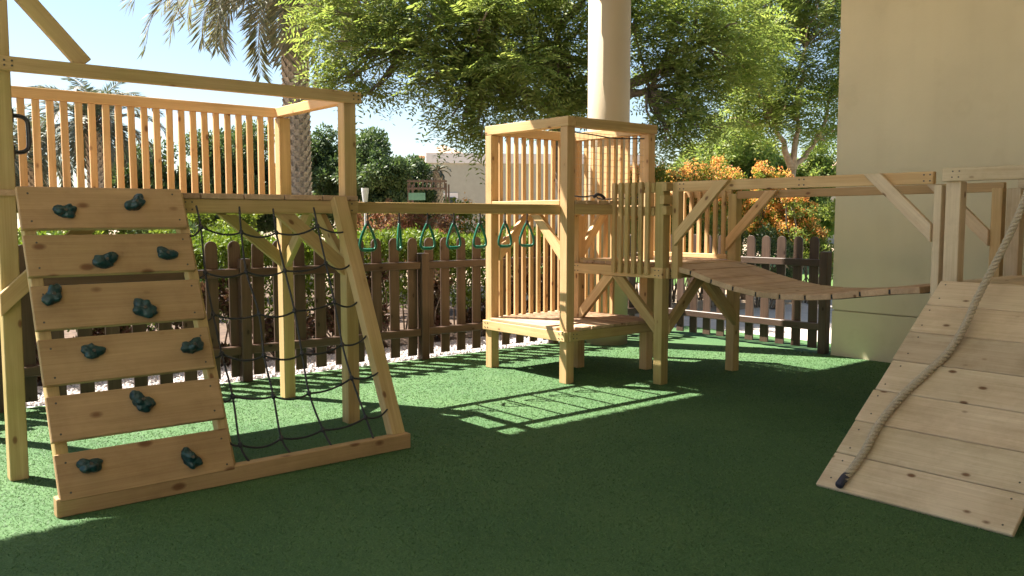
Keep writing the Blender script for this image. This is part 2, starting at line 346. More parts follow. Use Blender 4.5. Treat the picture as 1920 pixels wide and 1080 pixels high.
# deck
for b0 in (bF + .03, bK - .02):
    bar('deck_beam', W(nA + (.0 if b0 < 0 else .05), b0, 1.522), W(nB + .05, b0, 1.522), .05, .085, PINEG, ct)
for n0 in (nA, nB): bar('deck_beam', W(n0 + (.03 if n0 == nA else -.0), bF + .003, 1.521), W(n0 + (.03 if n0 == nA else 0), bK + .007, 1.521), .05, .083, PINEG, ct)
w0 = (nB - nA + .1) / 8
for i in range(8):
    s = nA - .05 + (i + .5) * w0
    bar('deck_plank', W(s, bF + .065, 1.583), W(s, bK - .06, 1.583), w0 - .010, .034, DECK, ct)
def mitred(p0, p1, w, d, m, par):
    """diagonal brace: plumb cut at the post end p0, level cut at the rail end p1"""
    u = (p1 - p0).normalized(); hz = Vector((u.x, u.y, 0)).normalized(); y = Z1.cross(hz).normalized(); v = u.cross(y).normalized(); mid = (p0 + p1) / 2
    def end(p, s_, plumb):
        q_ = p + v * (s_ * d / 2)
        q_ -= u * ((q_ - p).dot(hz) / u.dot(hz) if plumb else (q_ - p).z / u.z); return q_
    pl = [end(p0, -1, True), end(p1, -1, False), end(p1, 1, False), end(p0, 1, True)]
    M = Matrix((u, y, v)).transposed().to_4x4(); M.translation = mid; Mi = M.inverted()
    V = [Mi @ (q_ + y * (k * w / 2)) for k in (-1, 1) for q_ in pl]
    bm = bmesh.new(); vs = [bm.verts.new(q_) for q_ in V]
    for f in ((0, 1, 2, 3), (7, 6, 5, 4), (0, 4, 5, 1), (1, 5, 6, 2), (2, 6, 7, 3), (3, 7, 4, 0)): bm.faces.new([vs[k] for k in f])
    bmesh.ops.recalc_face_normals(bm, faces=bm.faces[:]); bmesh.ops.bevel(bm, geom=bm.edges[:], offset=.003, segments=1, affect='EDGES')
    me = bpy.data.meshes.new('brace'); bm.to_mesh(me); bm.free(); me.materials.append(m)
    return put(bpy.data.objects.new('brace', me), M, par)
def brace(par, n0, b0, z0, n1, b1, z1, m=PINEG, w=.045, d=.09): return mitred(W(n0, b0, z0), W(n1, b1, z1), w, d, m, par)
brace(ct, nB - .04, bF + .0, 1.10, nB - .48, bF + .0, 1.475)
brace(ct, nB, bF - .05, 1.10, nB, bF - .43, 1.475)
brace(ct, -2.19, bK, 1.12, -2.62, bK, 1.475)
brace(ct, -2.15, bK + .05, 1.12, -2.15, bK + .42, 1.475)
brace(ct, nA - .06, bF + .073, .98, nA + .46, bF + .083, 1.47)
# grab handle on the corner post
mb = MB()
hp = [W(nA + .045, bF + .01, 2.0), W(nA + .085, bF + .01, 2.0), W(nA + .115, bF + .01, 1.985), W(nA + .125, bF + .01, 1.95), W(nA + .125, bF + .01, 1.85), W(nA + .115, bF + .01, 1.82), W(nA + .085, bF + .01, 1.805), W(nA + .045, bF + .01, 1.805)]
mb.tube(arc(hp, 5), .012, 10)
for z in (2.0, 1.805): mb.box(W(nA + .051, bF + .01, z), N * .008, B * .035, Z1 * .075)
mb.build('grab_handle', BLACK, ct, smooth=False)

# climbing frame leaning on the tower: side rails, foot beam, boards, holds
cf = thing('climbing_wall', 'sloping timber climbing wall of six boards with dark green holds', 'climbing wall', W(-3.3, .95, 0))
T0, T1 = W(-4.24, .20, 1.62), W(-4.24, .97, 0.0); SD = (T1 - T0).normalized(); SN = SD.cross(N).normalized()
if SN.dot(B) < 0: SN = -SN
def SL(n, s, d=0.0): return T0 + N * n + SD * s + SN * d
for n0, wd in ((.045, .06), (.86, .06), (1.945, .095)):
    bar('side_rail', SL(n0, .02, -.052), SL(n0, 1.69, -.052), wd, .072, PINEG, cf, up=SN)
fb = bar('foot_beam', W(-4.255, .915, .048), W(-2.235, .915, .048), .07, .094, BOARD, cf)
tops = [.012, .300, .590, .884, 1.186, 1.482]; bots = [.262, .535, .832, 1.128, 1.42, 1.715]
rnd = random.Random(3)
for t0, t1 in zip(tops, bots):
    o = bar('board', SL(.0, (t0 + t1) / 2, 0.004), SL(.868, (t0 + t1) / 2 + rnd.uniform(-.004, .004), 0.004), t1 - t0, .034, BOARD, cf, up=SN)
    mb = MB()
    for n0 in (.05, .82):
        for s in (t0 + .045, t1 - .045):
            c0 = SL(n0 + rnd.uniform(-.01, .01), s + rnd.uniform(-.01, .01), .0205); mb.tube([c0, c0 + SN * .0025], .0055, 8)
    mb.build('screw', STEEL, cf)
# holds: lumpy resin shapes, each of its own form
def hold_mesh(seed, sc):
    r_ = random.Random(seed); bm = bmesh.new(); bmesh.ops.create_icosphere(bm, subdivisions=4, radius=1)
    lob = [(Vector((r_.uniform(-.75, .75), r_.uniform(-.6, .6), .35)), r_.uniform(.35, .6)) for _ in range(5)] + [(Vector((-.6, .25, .3)), .6), (Vector((.6, .2, .3)), .6)]
    off = Vector((seed * 3.1, seed * 1.7, 0))
    for v in bm.verts:
        p = v.co.normalized(); f = 0
        for c, rr in lob: f = max(f, .62 + .45 * max(0, 1 - (p - c.normalized()).length / (rr * 1.5)))
        f -= .22 * max(0, 1 - (p - Vector((0, .95, .25)).normalized()).length / .55)
        f += .09 * mnoise.noise(p * 3.0 + off) + .04 * mnoise.noise(p * 7.0 + off)
        v.co = Vector((p.x * f * sc, p.y * f * sc * .80, max(0, p.z) * f * sc * .78))
    me = bpy.data.meshes.new('hold'); bm.to_mesh(me); bm.free(); me.materials.append(HOLD)
    me.polygons.foreach_set('use_smooth', [True] * len(me.polygons)); return me
holds = [(0.218, 0.166), (0.59, 0.114), (0.382, 0.466), (0.714, 0.432), (0.1, 0.65), (0.536, 0.757), (0.247, 0.975), (0.757, 0.997), (0.442, 1.271), (0.149, 1.562), (0.638, 1.618)]
for i, (n0, s) in enumerate(holds):
    o = bpy.data.objects.new('climbing_hold', hold_mesh(i + 1, .066 + .006 * (i % 3)))
    M = frame(N, SN, SL(n0, s, .021)) @ Matrix.Rotation(random.uniform(-.9, .9), 4, 'Z'); put(o, M, cf)
    hz_ = max(v.co.z for v in o.data.vertices if v.co.xy.length < .014) if any(v.co.xy.length < .014 for v in o.data.vertices) else .03
    mb = MB(); c0 = M @ Vector((0, 0, hz_ - .004)); nz_ = (M.to_3x3() @ Vector((0, 0, 1))).normalized(); mb.tube([c0, c0 + nz_ * .0065], .0085, 12); mb.build('bolt', STEEL, o, at=Vector((0, 0, 0)))
# cargo net
cn = thing('cargo_net', 'black knotted rope climbing net stretched beside the climbing boards', 'climbing net', W(-2.85, .8, .1))
cols_top = [.956, 1.228, 1.461, 1.737]; cols_bot = [.979, 1.245, 1.492, 1.762]
rows = [[(.86, .292), (.957, .241), (1.212, .268), (1.446, .27), (1.727, .238), (1.9, .286)], [(.86, .533), (.936, .531), (1.197, .528), (1.436, .541), (1.72, .508), (1.9, .517)],
        [(.86, .789), (.942, .787), (1.212, .813), (1.432, .816), (1.729, .768), (1.9, .775)], [(.86, 1.008), (.946, 1.033), (1.18, 1.08), (1.426, 1.09), (1.722, 1.053), (1.9, 1.014)],
        [(.86, 1.285), (.949, 1.298), (1.186, 1.331), (1.425, 1.336), (1.725, 1.279), (1.905, 1.272)], [(.86, 1.534), (.934, 1.581), (1.191, 1.578), (1.46, 1.57), (1.743, 1.544), (1.905, 1.516)]]
def node(n, s): return SL(n, s, -.035 + .02 * math.sin(n * 7 + s * 5))
for r_ in rows:
    pts = []
    for (a0, s0), (a1, s1) in zip(r_[:-1], r_[1:]):
        sag = .018 + .02 * random.random()
        for k in range(8):
            t = k / 8; pts.append(node(a0 + (a1 - a0) * t, s0 + (s1 - s0) * t + sag * 4 * t * (1 - t)))
    pts.append(node(*r_[-1])); mb = MB(); mb.tube(pts, .0062, 8); mb.build('cross_rope', CORD, cn, smooth=True)
for c in range(4):
    pts = [node(cols_top[c], .10)] + [node(*r_[c + 1]) for r_ in rows] + [node(cols_bot[c], 1.70)]
    mb = MB(); mb.tube(arc(pts, 5), .0062, 8); o = mb.build('upright_rope', CORD, cn, smooth=True)
    for r_ in rows:
        mb = MB(); p = node(*r_[c + 1]); mb.tube([p - SD * .018, p - SD * .010, p, p + SD * .010, p + SD * .018], [.006, .012, .0145, .012, .006], 8)
        mb.build('knot', CORD, o, smooth=True)

# ------------------------------------------------------------------ monkey bars and rings
mbar = thing('monkey_bars', 'long overhead timber ladder between the two play towers', 'monkey bars', W(-1.1, -.45, 0))
bar('beam', W(nB + .05, -.085, 1.524), W(-.05, -.06, 1.524), .045, .078, PINEG, mbar)
bar('beam', W(nB + .05, -.83, 1.524), W(-.05, -.83, 1.524), .045, .078, PINEG, mbar)
ring_n = [-1.712, -1.423, -1.15, -.885, -.608, -.329, -.048]
for n0 in ring_n: 
    if n0 < -.1:
        mb = MB(); mb.tube([W(n0, -.11, 1.524), W(n0, -.81, 1.524)], .014, 12); mb.build('rung', STEEL, mbar, smooth=True)
mb = MB(); mb.tube([W(-.075, -.11, 1.524), W(-.075, -.81, 1.524)], .014, 12); mb.build('rung', STEEL, mbar, smooth=True)
ringrot = [.25, 1.5, .5, .55, .6, .5, 0.0]
ringlab = ['green trapeze ring nearest the climbing tower, hanging from the ladder', 'green trapeze ring turned edge-on, second from the climbing tower',
           'green trapeze ring hanging third from the climbing tower, right of the edge-on ring', 'green trapeze ring in the middle of the row of seven rings',
           'green trapeze ring hanging just left of the slatted tower corner post', 'green trapeze ring in front of the slats beside the tower corner post',
           'widest green trapeze ring at the right end, in front of the slats']
gp = None
for i, n0 in enumerate(ring_n):
    nn0 = n0 if n0 < -.1 else -.075
    t = thing('trapeze_ring', ringlab[i], 'trapeze ring', W(nn0, -.45, 1.2), 'green trapeze rings on the overhead ladder')
    R_ = Matrix.Rotation(ringrot[i], 3, 'Z'); ax = R_ @ Vector((1, 0, 0))
    c0 = W(nn0, -.45, 0)
    def rp(x, z): return c0 + ax * x + Z1 * z
    mb = MB(); mb.tube([rp(0, 1.51), rp(0.002, 1.46), rp(0, 1.40)], .006, 8); mb.tube([rp(0, 1.425), rp(0, 1.40), rp(0, 1.385)], [.012, .015, .010], 8)
    mb.build('chain', CORD, t)
    half = [(0.010, 1.392), (.030, 1.35), (.052, 1.29), (.062, 1.245), (.060, 1.215), (.045, 1.200)]
    ptsr = [rp(x, z) for x, z in half]; ptsl = [rp(-x, z) for x, z in half]
    loop = arc([rp(-.045, 1.2)] + ptsl[::-1][1:] + [rp(0, 1.400)] + ptsr, 5)
    mb = MB(); mb.tube(loop, .0105, 10); mb.build('handle', GREEN, t, smooth=True)
    mb = MB(); mb.tube([rp(-.047, 1.2), rp(-.02, 1.197), rp(.02, 1.197), rp(.047, 1.2)], .0135, 12); mb.build('grip', GREEN, t, smooth=True)

# ------------------------------------------------------------------ slatted play tower (centre)
st = thing('slatted_tower', 'two storey timber play tower with slatted walls and low deck', 'play tower', W(.5, -.5, 0))
for n0, b0 in ((0, 0), (0, -1.05), (1.07, -.03), (1.07, -1.05)): post('post', n0, b0, 0, 2.228, .092, PINE, st)
bar('top_beam', W(0, -1.10, 2.272), W(0, .055, 2.272), .095, .085, PINE, st)
bar('top_beam', W(.049, .005, 2.2715), W(1.13, -.02, 2.2715), .095, .084, PINEG, st)
bar('top_beam', W(.049, -1.05, 2.271), W(1.13, -1.05, 2.271), .09, .083, PINE, st)
bar('top_beam', W(1.07, -1.004, 2.270), W(1.07, -.07, 2.270), .09, .082, PINE, st)
# low deck
bar('deck_beam', W(-.052, -1.11, .418), W(-.052, .052, .418), .045, .088, PINE, st)
bar('deck_beam', W(-.028, .054, .417), W(1.12, .045, .417), .045, .086, PINEG, st)
bar('deck_beam', W(-.02, -1.10, .416), W(1.12, -1.10, .416), .045, .084, PINE, st)
bar('deck_beam', W(1.12, -1.07, .415), W(1.12, .02, .415), .045, .083, PINEG, st)
pw = 1.19 / 8
for i in range(8):
    s = -.072 + (i + .5) * pw
    b0, b1 = (-1.10, .082)
    if i in (0,): b0, b1 = -1.0, -.055
    bar('deck_plank', W(s, b0, .477), W(s, b1, .477), pw - .008, .028, DECK, st)
# slats
for i in range(10):
    s = .105 + i * .0975
    bar('wall_slat', W(s, -1.05, .492), W(s, -1.05, 2.228), .030, .044, PINE, st, up=N)
for i in range(10):
    s = -.955 + i * .0945
    bar('wall_slat', W(1.07, s, .492 if s < -.45 else 1.56), W(1.07, s, 2.228), .044, .030, PINE, st, up=N)
# upper deck
bar('upper_beam', W(-.005, -1.0, 1.545), W(-.005, -.052, 1.545), .08, .115, PINE, st)
bar('upper_beam', W(.05, .02, 1.522), W(.575, .02, 1.522), .05, .086, PINEG, st)
bar('upper_beam', W(.05, -1.0, 1.522), W(1.02, -1.0, 1.522), .05, .086, PINE, st)
bar('upper_beam', W(1.03, -.98, 1.522), W(1.03, -.08, 1.522), .05, .086, PINE, st)
bar('upper_beam', W(.575, -.007, 1.521), W(.575, -.97, 1.521), .05, .084, PINEG, st)
for i in range(4):
    s = .048 + (i + .5) * .14
    bar('upper_plank', W(s, .05, 1.584), W(s, -1.02, 1.584), .132, .032, DECK, st)
brace(st, 0, -.05, 1.12, 0, -.40, 1.475, PINE); brace(st, .05, -1.0, 1.10, .42, -1.0, 1.475, PINE)
brace(st, .64, -.53, 1.06, 1.0, -.56, 1.475, PINE)
# fine safety net in the upper window
sn = thing('window_net', 'fine cream mesh net across the upper window of the slatted tower', 'net', W(.5, -.02, 1.6))
mb = MB()
for i in range(19): mb.tube([W(.06 + i * .052, -.02, 1.63), W(.06 + i * .052, -.025 + .01 * math.sin(i), 1.9), W(.06 + i * .052, -.02, 2.2)], .0017, 4)
for j in range(11): mb.tube([W(.06, -.02, 1.63 + j * .057), W(.5, -.03, 1.625 + j * .057), W(1.0, -.02, 1.63 + j * .057)], .0017, 4)
mb.build('mesh_panel', FINE, sn)
mb = MB(); mb.tube(arc([W(.05, -.01, 2.19), W(.3, -.01, 2.18), W(.6, -.015, 2.165), W(1.0, -.02, 2.185)], 5), .0055, 6); mb.build('border_cord', CORD, sn, smooth=True); mb = MB(); mb.tube(arc([W(.05, -.01, 1.64), W(.2, -.01, 1.632), W(.35, -.01, 1.645), W(.45, -.015, 1.615), W(1.0, -.02, 1.64)], 5), .0065, 6)
mb.tube(arc([W(.33, -.01, 1.63), W(.37, -.01, 1.655), W(.42, -.01, 1.65), W(.47, -.01, 1.625)], 4), .014, 7)
mb.build('border_cord', CORD, sn, smooth=True)

# ------------------------------------------------------------------ bridge platform
bpf = thing('bridge_platform', 'raised timber platform with braced posts at the near end of the plank bridge', 'platform', W(1.1, 0, 0))
post('post', .64, -.52, 0, 1.47, .092, PINE, bpf); post('post', .605, .553, 0, 1.755, .092, PINEG, bpf)
post('post', 1.65, .54, 0, 1.67, .092, PINEG, bpf); post('post', 1.65, -.52, 0, 1.75, .092, PINE, bpf)
bar('deck_beam', W(.578, -.57, .972), W(.578, .60, .972), .045, .095, PINE, bpf)
bar('deck_beam', W(.604, .602, .971), W(1.70, .595, .971), .045, .094, PINEG, bpf)
bar('deck_beam', W(1.70, .57, .970), W(1.70, -.57, .970), .045, .093, PINE, bpf)
bar('deck_beam', W(.604, -.57, .970), W(1.67, -.57, .970), .045, .093, PINE, bpf)
bar('kick_rail', W(.62, -.47, 1.045), W(.62, .02, 1.045), .03, .05, PINE, bpf)
for i in range(8):
    s = -.57 + (i + .5) * .1485
    bar('deck_plank', W(.60 if .5 > s > -.45 else .70, s, 1.036), W(1.60 if .5 > s > -.45 else 1.60, s, 1.036), .139, .030, DECK, bpf)
for i in range(6):
    s = .055 + i * .079
    bar('wall_slat', W(.530, s, .955), W(.530, s, 1.757), .044, .034, PINEG, bpf, up=N)
bar('slat_rail', W(.570, .02, 1.705), W(.570, .505, 1.705), .045, .085, PINEG, bpf)
bar('slat_rail', W(.570, .02, 1.505), W(.570, .505, 1.505), .045, .080, PINEG, bpf)
for z, ln_ in ((1.712, .07), (1.60, .10), (1.512, .07)): bar('rail_block', W(.605 - ln_, .627, z), W(.64, .627, z), .05, .075, PINEG, bpf)
for i in range(10):
    s = -.44 + i * .096
    bar('wall_slat', W(1.635, s, 1.10), W(1.635, s, 1.70), .040, .030, PINE, bpf, up=N)
bar('slat_rail', W(1.62, -.47, 1.082), W(1.62, .49, 1.082), .045, .045, PINE, bpf)
bar('slat_rail', W(1.665, -.47, 1.68), W(1.665, .49, 1.68), .03, .07, PINE, bpf)
brace(bpf, .578, .52, .50, .578, .07, .92); brace(bpf, .62, -.47, .52, .60, -.06, .92, PINE)
brace(bpf, .65, .588, .50, 1.10, .588, .92); brace(bpf, 1.61, .588, .50, 1.17, .588, .92)
brace(bpf, 1.68, .50, .50, 1.68, .08, .92)

# ------------------------------------------------------------------ plank bridge
pb = thing('plank_bridge', 'sagging plank bridge with timber handrails running to the ramp', 'bridge', W(1.1, 1.8, .9))
sagx = np.array([.60, .774, .994, 1.261, 1.503, 1.773, 2.061, 2.31, 2.543, 2.80, 2.95]); sagz = np.array([1.05, 1.031, .966, .907, .875, .868, .888, .928, .962, .991, 1.005]) - .0
zs = lambda b: float(np.interp(b, sagx, sagz))
bs = [.63 + i * .2155 for i in range(11)]
for i in range(10):
    b0, b1 = bs[i] + .006, bs[i + 1] - .006
    p0 = W(1.1, b0, zs(b0) - .023); p1 = W(1.1, b1, zs(b1) - .023); upv = (p1 - p0).normalized().cross(N); upv = upv if upv.z > 0 else -upv
    o = bar('bridge_plank', (p0 + p1) / 2 - N * .475, (p0 + p1) / 2 + N * .475, (p1 - p0).length, .046, DECK, pb, up=upv)
for n0 in (.80, 1.42):
    mb = MB()
    for i in range(10):
        b0, b1 = bs[i], bs[i + 1]; pa, pc = W(n0, b0, zs(b0) - .045), W(n0, b1, zs(b1) - .045)
        mb.box((pa + pc) / 2, pc - pa, N * .07, Z1 * .014)
    for i in range(1, 10): mb.box(W(.632 if n0 < 1 else 1.568, bs[i], zs(bs[i]) - .024), N * .012, B * .012, Z1 * .03)
    mb.build('belt', BLACK, pb)
post('rail_post', .64, .69, .93, 1.75, .07, PINEG, pb)
post('rail_post', .595, 2.90, .90, 1.66, .07, RAMPW, pb, w2=.05)
post('rail_post', 1.63, 2.86, .90, 1.665, .075, PINE, pb)
bar('handrail', W(.600, .73, 1.71), W(.600, 2.86, 1.71), .045, .082, PINE, pb)
bar('handrail', W(1.63, .59, 1.66), W(1.63, 2.9, 1.672), .045, .07, PINE, pb)
def brace2(n, b0, z0, b1, z1, m=PINE): mitred(W(n, b0, z0), W(n, b1, z1), .040, .085, m, pb)
brace2(.557, .735, 1.27, 1.22, 1.75); brace2(.557, 2.872, 1.35, 2.46, 1.748, RAMPW)
brace2(1.585, .50, 1.20, .98, 1.69, PINE); brace2(1.585, 2.82, 1.30, 2.42, 1.70, RAMPW)

# ------------------------------------------------------------------ ramp tower, ramp and rope
rt = thing('ramp_tower', 'pale timber landing tower at the top of the climbing ramp', 'play tower', W(1.1, 3.5, 0))
post('post', .60, 3.00, 0, 1.68, .092, RAMPW, rt); post('post', .60, 4.02, 0, 1.68, .092, RAMPW, rt)
post('post', 1.62, 2.98, 0, 1.66, .092, RAMPW, rt); post('post', 1.62, 4.02, 0, 1.68, .092, RAMPW, rt)
bar('entry_rail', W(.53, 2.945, 1.722), W(.53, 4.10, 1.722), .045, .085, RAMPW, rt)
bar('deck_beam', W(.545, 2.95, .955), W(.545, 4.08, .955), .045, .09, RAMPW, rt)
bar('deck_beam', W(1.68, 2.95, .955), W(1.68, 4.08, .955), .045, .09, RAMPW, rt)
for i in range(8):
    s = 2.98 + (i + .5) * .138
    bar('deck_plank', W(.60 if i else .66, s, 1.018), W(1.66, s, 1.018), .130, .034, RAMPW, rt)
bar('side_rail', W(.62, 3.05 + 1.01, 1.722), W(1.68, 4.06, 1.722), .045, .08, RAMPW, rt)
bar('back_rail', W(1.63, 2.99, 1.702), W(1.63, 3.99, 1.702), .045, .075, RAMPW, rt)
for i in range(7):
    s = 3.155 + i * .122
    bar('wall_board', W(1.60, s, 1.04), W(1.60, s, 1.665), .1, .024, PINE, rt, up=N)
for b0 in (3.01, 3.05):
    mb = MB()
    for z in (1.705, 1.742): c0 = W(.5065, b0 + (0 if z < 1.72 else .004), z); mb.tube([c0, c0 - N * .002], .005, 8)
    mb.build('screw', STEEL, rt)

rp_ = thing('climbing_ramp', 'wide pale plank ramp leaning up to the landing tower', 'ramp', W(-.3, 3.5, 0))
R0, R1 = W(-.965, 3.0, .02), W(.42, 3.0, 1.04); RU = (R1 - R0).normalized(); RN = B.cross(RU); RN = RN if RN.z > 0 else -RN
def RS(b, s, d=0): return R0 + B * b + RU * s + RN * d
seam = [-.012, .233, .483, .739, .995, 1.252, 1.506, 1.745]
rnd = random.Random(5)
for i in range(7):
    s0, s1 = seam[i] + .003, seam[i + 1] - .003; e = rnd.uniform(-.006, .006)
    o = bar('plank', RS(0.0 + e, (s0 + s1) / 2, -.016), RS(.985 + e, (s0 + s1) / 2, -.016), s1 - s0, .03, RAMPW, rp_, up=RN, bev=.004)
    mb = MB()
    for b0 in (.055, .92):
        for s in (s0 + .055, s1 - .055):
            c0 = RS(b0 + rnd.uniform(-.015, .015), s + rnd.uniform(-.015, .015), -.0012); mb.tube([c0, c0 + RN * .0012], .0052, 8)
    mb.build('screw', STEEL, rp_)
for b0 in (.05, .49, .93): bar('bearer', RS(b0, .05, -.0705), RS(b0, 1.70, -.0705), .045, .075, RAMPW, rp_, up=RN)
# rope: three strands laid round a path from the entry rail down the ramp
rr = thing('climbing_rope', 'thick twisted tan rope hanging from the entry rail onto the ramp', 'rope', RS(.14, .03))
RR = .021
path = arc([W(.48, 3.50, 1.77), W(.455, 3.50, 1.74), W(.44, 3.49, 1.66), W(.40, 3.46, 1.50), W(.31, 3.405, 1.27), RS(.33, 1.50, .10), RS(.318, 1.29, .045), RS(.296, 1.076, RR + .003), RS(.24, .883, RR), RS(.186, .687, RR), RS(.158, .467, RR), RS(.166, .266, RR), RS(.157, .125, RR), RS(.140, .016, RR)], 26)
pp = [path[0]]; acc = 0
L_ = [0]
for a_, b_ in zip(path[:-1], path[1:]): L_.append(L_[-1] + (b_ - a_).length)
tot = L_[-1]; M_ = int(tot / .006); sa = np.linspace(0, tot, M_)
path = [Vector([float(np.interp(s, L_, [p[i] for p in path])) for i in range(3)]) for s in sa]
mb = MB()
for k in range(3):
    ref = None; pts = []
    for i, p in enumerate(path):
        t = (path[min(i + 1, M_ - 1)] - path[max(i - 1, 0)]).normalized()
        ref = t.orthogonal().normalized() if ref is None else (ref - t * ref.dot(t)).normalized()
        an = 2 * math.pi * (k / 3 + sa[i] / .085); pts.append(p + (ref * math.cos(an) + t.cross(ref) * math.sin(an)) * RR * .60)
    mb.tube(pts, RR * .48, 8)
# knot round the rail
cx = W(.505, 3.50, 1.722)
for j in range(3):
    loop = [cx + B * (-.03 + j * .035) + (N * math.cos(a_) * .060 + Z1 * math.sin(a_) * .078) for a_ in np.linspace(0, 2 * math.pi, 24)]
    mb.tube(loop, RR * .95, 8)
mb.build('strands', ROPE, rr, smooth=True)
mb = MB(); mb.tube([RS(.148, .085, RR), RS(.146, .06, RR + .002), RS(.140, .005, RR), RS(.1395, -.004, RR)], [RR * .9, RR * 1.05, RR * 1.05, RR * .8], 14); mb.build('whipped_end', WHIP, rr, smooth=True)

# ------------------------------------------------------------------ picket fences
PK = {}
def picket_mesh(w, h):
    bm = bmesh.new(); pts = [(-w / 2, 0), (w / 2, 0)]
    for k in range(11):
        a_ = math.pi * k / 10; pts.append((w / 2 * math.cos(a_), h - w / 2 + w / 2 * math.sin(a_)))
    vs = [bm.verts.new((z, x, -.010)) for x, z in pts]; f = bm.faces.new(vs)      # local X runs up the grain
    r_ = bmesh.ops.extrude_face_region(bm, geom=[f]); bmesh.ops.translate(bm, vec=(0, 0, .02), verts=[v for v in r_['geom'] if isinstance(v, bmesh.types.BMVert)])
    bmesh.ops.recalc_face_normals(bm, faces=bm.faces[:]); bmesh.ops.bevel(bm, geom=[e for e in bm.edges if abs(e.verts[0].co.z - e.verts[1].co.z) < 1e-6], offset=.003, segments=1, affect='EDGES')
    me = bpy.data.meshes.new('picket'); bm.to_mesh(me); bm.free(); me.materials.append(FENCEW); return me
PKM = picket_mesh(.108, 1.205)
def fence(label, P, dirv, side, posts, s0, s1, pitch, phase):
    t = thing('picket_fence', label, 'fence', P((s0 + s1) / 2, 0, 0))
    for s in posts: bar('post', P(s, 0, 0), P(s, 0, 1.09), .092, .092, FENCEW, t, up=dirv, bev=.006)
    ends = sorted(posts)
    for a_, b_ in zip(ends[:-1], ends[1:]):
        for z in (.967, .283): bar('rail', P(a_ + .047, 0, z), P(b_ - .047, 0, z), .062, .076, FENCEW, t, bev=.006)
    s = s0 + phase
    while s < s1:
        if all(abs(s - p_) > .03 for p_ in []):
            o = bpy.data.objects.new('picket', PKM)
            put(o, frame(Vector((random.uniform(-.006, .006), random.uniform(-.006, .006), 1)), side, P(s, -.036, .042)), t)
        s += pitch
    return t
fence('long brown picket fence with rounded tops in front of the gravel and hedge', lambda s, d, z: W(s, -1.87 + d, z), N, B, [-7.87, -5.97, -4.07, -2.138, -.25, 1.55, 3.24], -7.8, 3.2, .2045, .075)
fence('brown picket fence joining the beige wall, with white sunlit rails', lambda s, d, z: W(3.24 - d, s, z), B, -N, [-1.60, .575][::-1], -1.5, .5, .204, .03) if False else None
fr = fence('brown picket fence ending at the beige building wall behind the bridge', lambda s, d, z: W(3.24 - d, s, z), B, N, [-1.78, -.60, .55] if False else [-1.785, .55], -1.68, .50, .202, .055)

exec_bg = True
def fixings(par, pts, nrm, r=.0058, m=None):
    mb = MB()
    for p in pts: mb.tube([p - nrm * .001, p + nrm * .0022], r, 8)
    return mb.build('screw', m or STEEL, par)
for n0 in (nA + .03, nB + .03): fixings(ct, [W(n0 + dx_, bF + .1805 - .1, z) for dx_ in (-.02, .02) for z in (2.255, 2.287)] if False else [W(n0 + dx_, bF + .0805, z) for dx_ in (-.018, .018) for z in (2.258, 2.284)], B)
for n0 in (nA + .10, -3.3, nB - .02): fixings(ct, [W(n0 + dx_, bF + .0555, z) for dx_ in (-.02, .02) for z in (1.50, 1.545)], B)
for b0 in (-1.05, 0.0): fixings(st, [W(-.0755, b0 + d_, z) for d_ in (-.02, .02) for z in (.40, .44)], -N)
for n0 in (.03, 1.06): fixings(st, [W(n0 + d_, .0775, z) for d_ in (-.02, .02) for z in (.40, .435)], B)
for b0 in (-.46, .54): fixings(bpf, [W(.5545, b0 + d_, z) for d_ in (-.02, .02) for z in (.95, .995)], -N)
for n0 in (.66, 1.64): fixings(bpf, [W(n0 + d_, .625, z) for d_ in (-.02, .02) for z in (.95, .99)], B)
for b0 in (.78, 1.9, 2.82): fixings(pb, [W(.5765, b0 + d_, z) for d_ in (-.02, .02) for z in (1.69, 1.73)], -N)
# ------------------------------------------------------------------ vegetation builders
def unit(v): return v / np.maximum(1e-9, np.linalg.norm(v, axis=-1, keepdims=True))
def leaf_cards(P, D, Nn, L, Wd):
    """leaves at P along D with face normal near Nn: (k,4,3) kite quads"""
    D = unit(D); Sd = unit(np.cross(Nn, D)); L = L[:, None]; Wd = Wd[:, None]
    return np.stack([P, P + D * L * .5 + Sd * Wd * .5, P + D * L, P + D * L * .5 - Sd * Wd * .5], 1)
def blob_points(k, c, r, shell=.55):
    d = unit(rng.normal(size=(k, 3))); rad = shell + (1 - shell) * rng.random(k) ** .5
    return np.array(c) + d * rad[:, None] * np.array(r), d
def bush_leaves(clumps, per, L=.07, Wd=.035, shell=.35, droop=.2):
    Qs = []
    for c, r in clumps:
        k = int(per * (r[0] * r[1] + r[0] * r[2] + r[1] * r[2])) + 10
        P, d = blob_points(k, c, r, shell); P = P + rng.normal(0, .03, P.shape) * np.array(r)
        D = unit(d + rng.normal(0, .7, (k, 3)) + np.array([0, 0, .25 - droop])); Nn = unit(d + rng.normal(0, .6, (k, 3)) + np.array([0, 0, .6]))
        keep = P[:, 2] > .01
        Qs.append(leaf_cards(P, D, Nn, L * rng.uniform(.6, 1.3, k), Wd * rng.uniform(.6, 1.3, k))[keep])
    return np.concatenate(Qs)
def tubes(name, chains, m, parent, seg=7):
    mb = MB()
    for pts, r0, r1 in chains:
        n = len(pts); mb.tube(pts, [r0 + (r1 - r0) * i / (n - 1) for i in range(n)], seg)
    return mb.build(name, m, parent, smooth=True)
def wobble(p0, p1, k=6, amp=.06, seed=0):
    p0, p1 = Vector(p0), Vector(p1); L = (p1 - p0).length; r_ = random.Random(seed + int(p1.x * 100)); out = []
    for i in range(k + 1):
        t = i / k; out.append(p0.lerp(p1, t) + Vector((r_.uniform(-1, 1), r_.uniform(-1, 1), r_.uniform(-1, 1))) * amp * L * math.sin(math.pi * t))
    return out
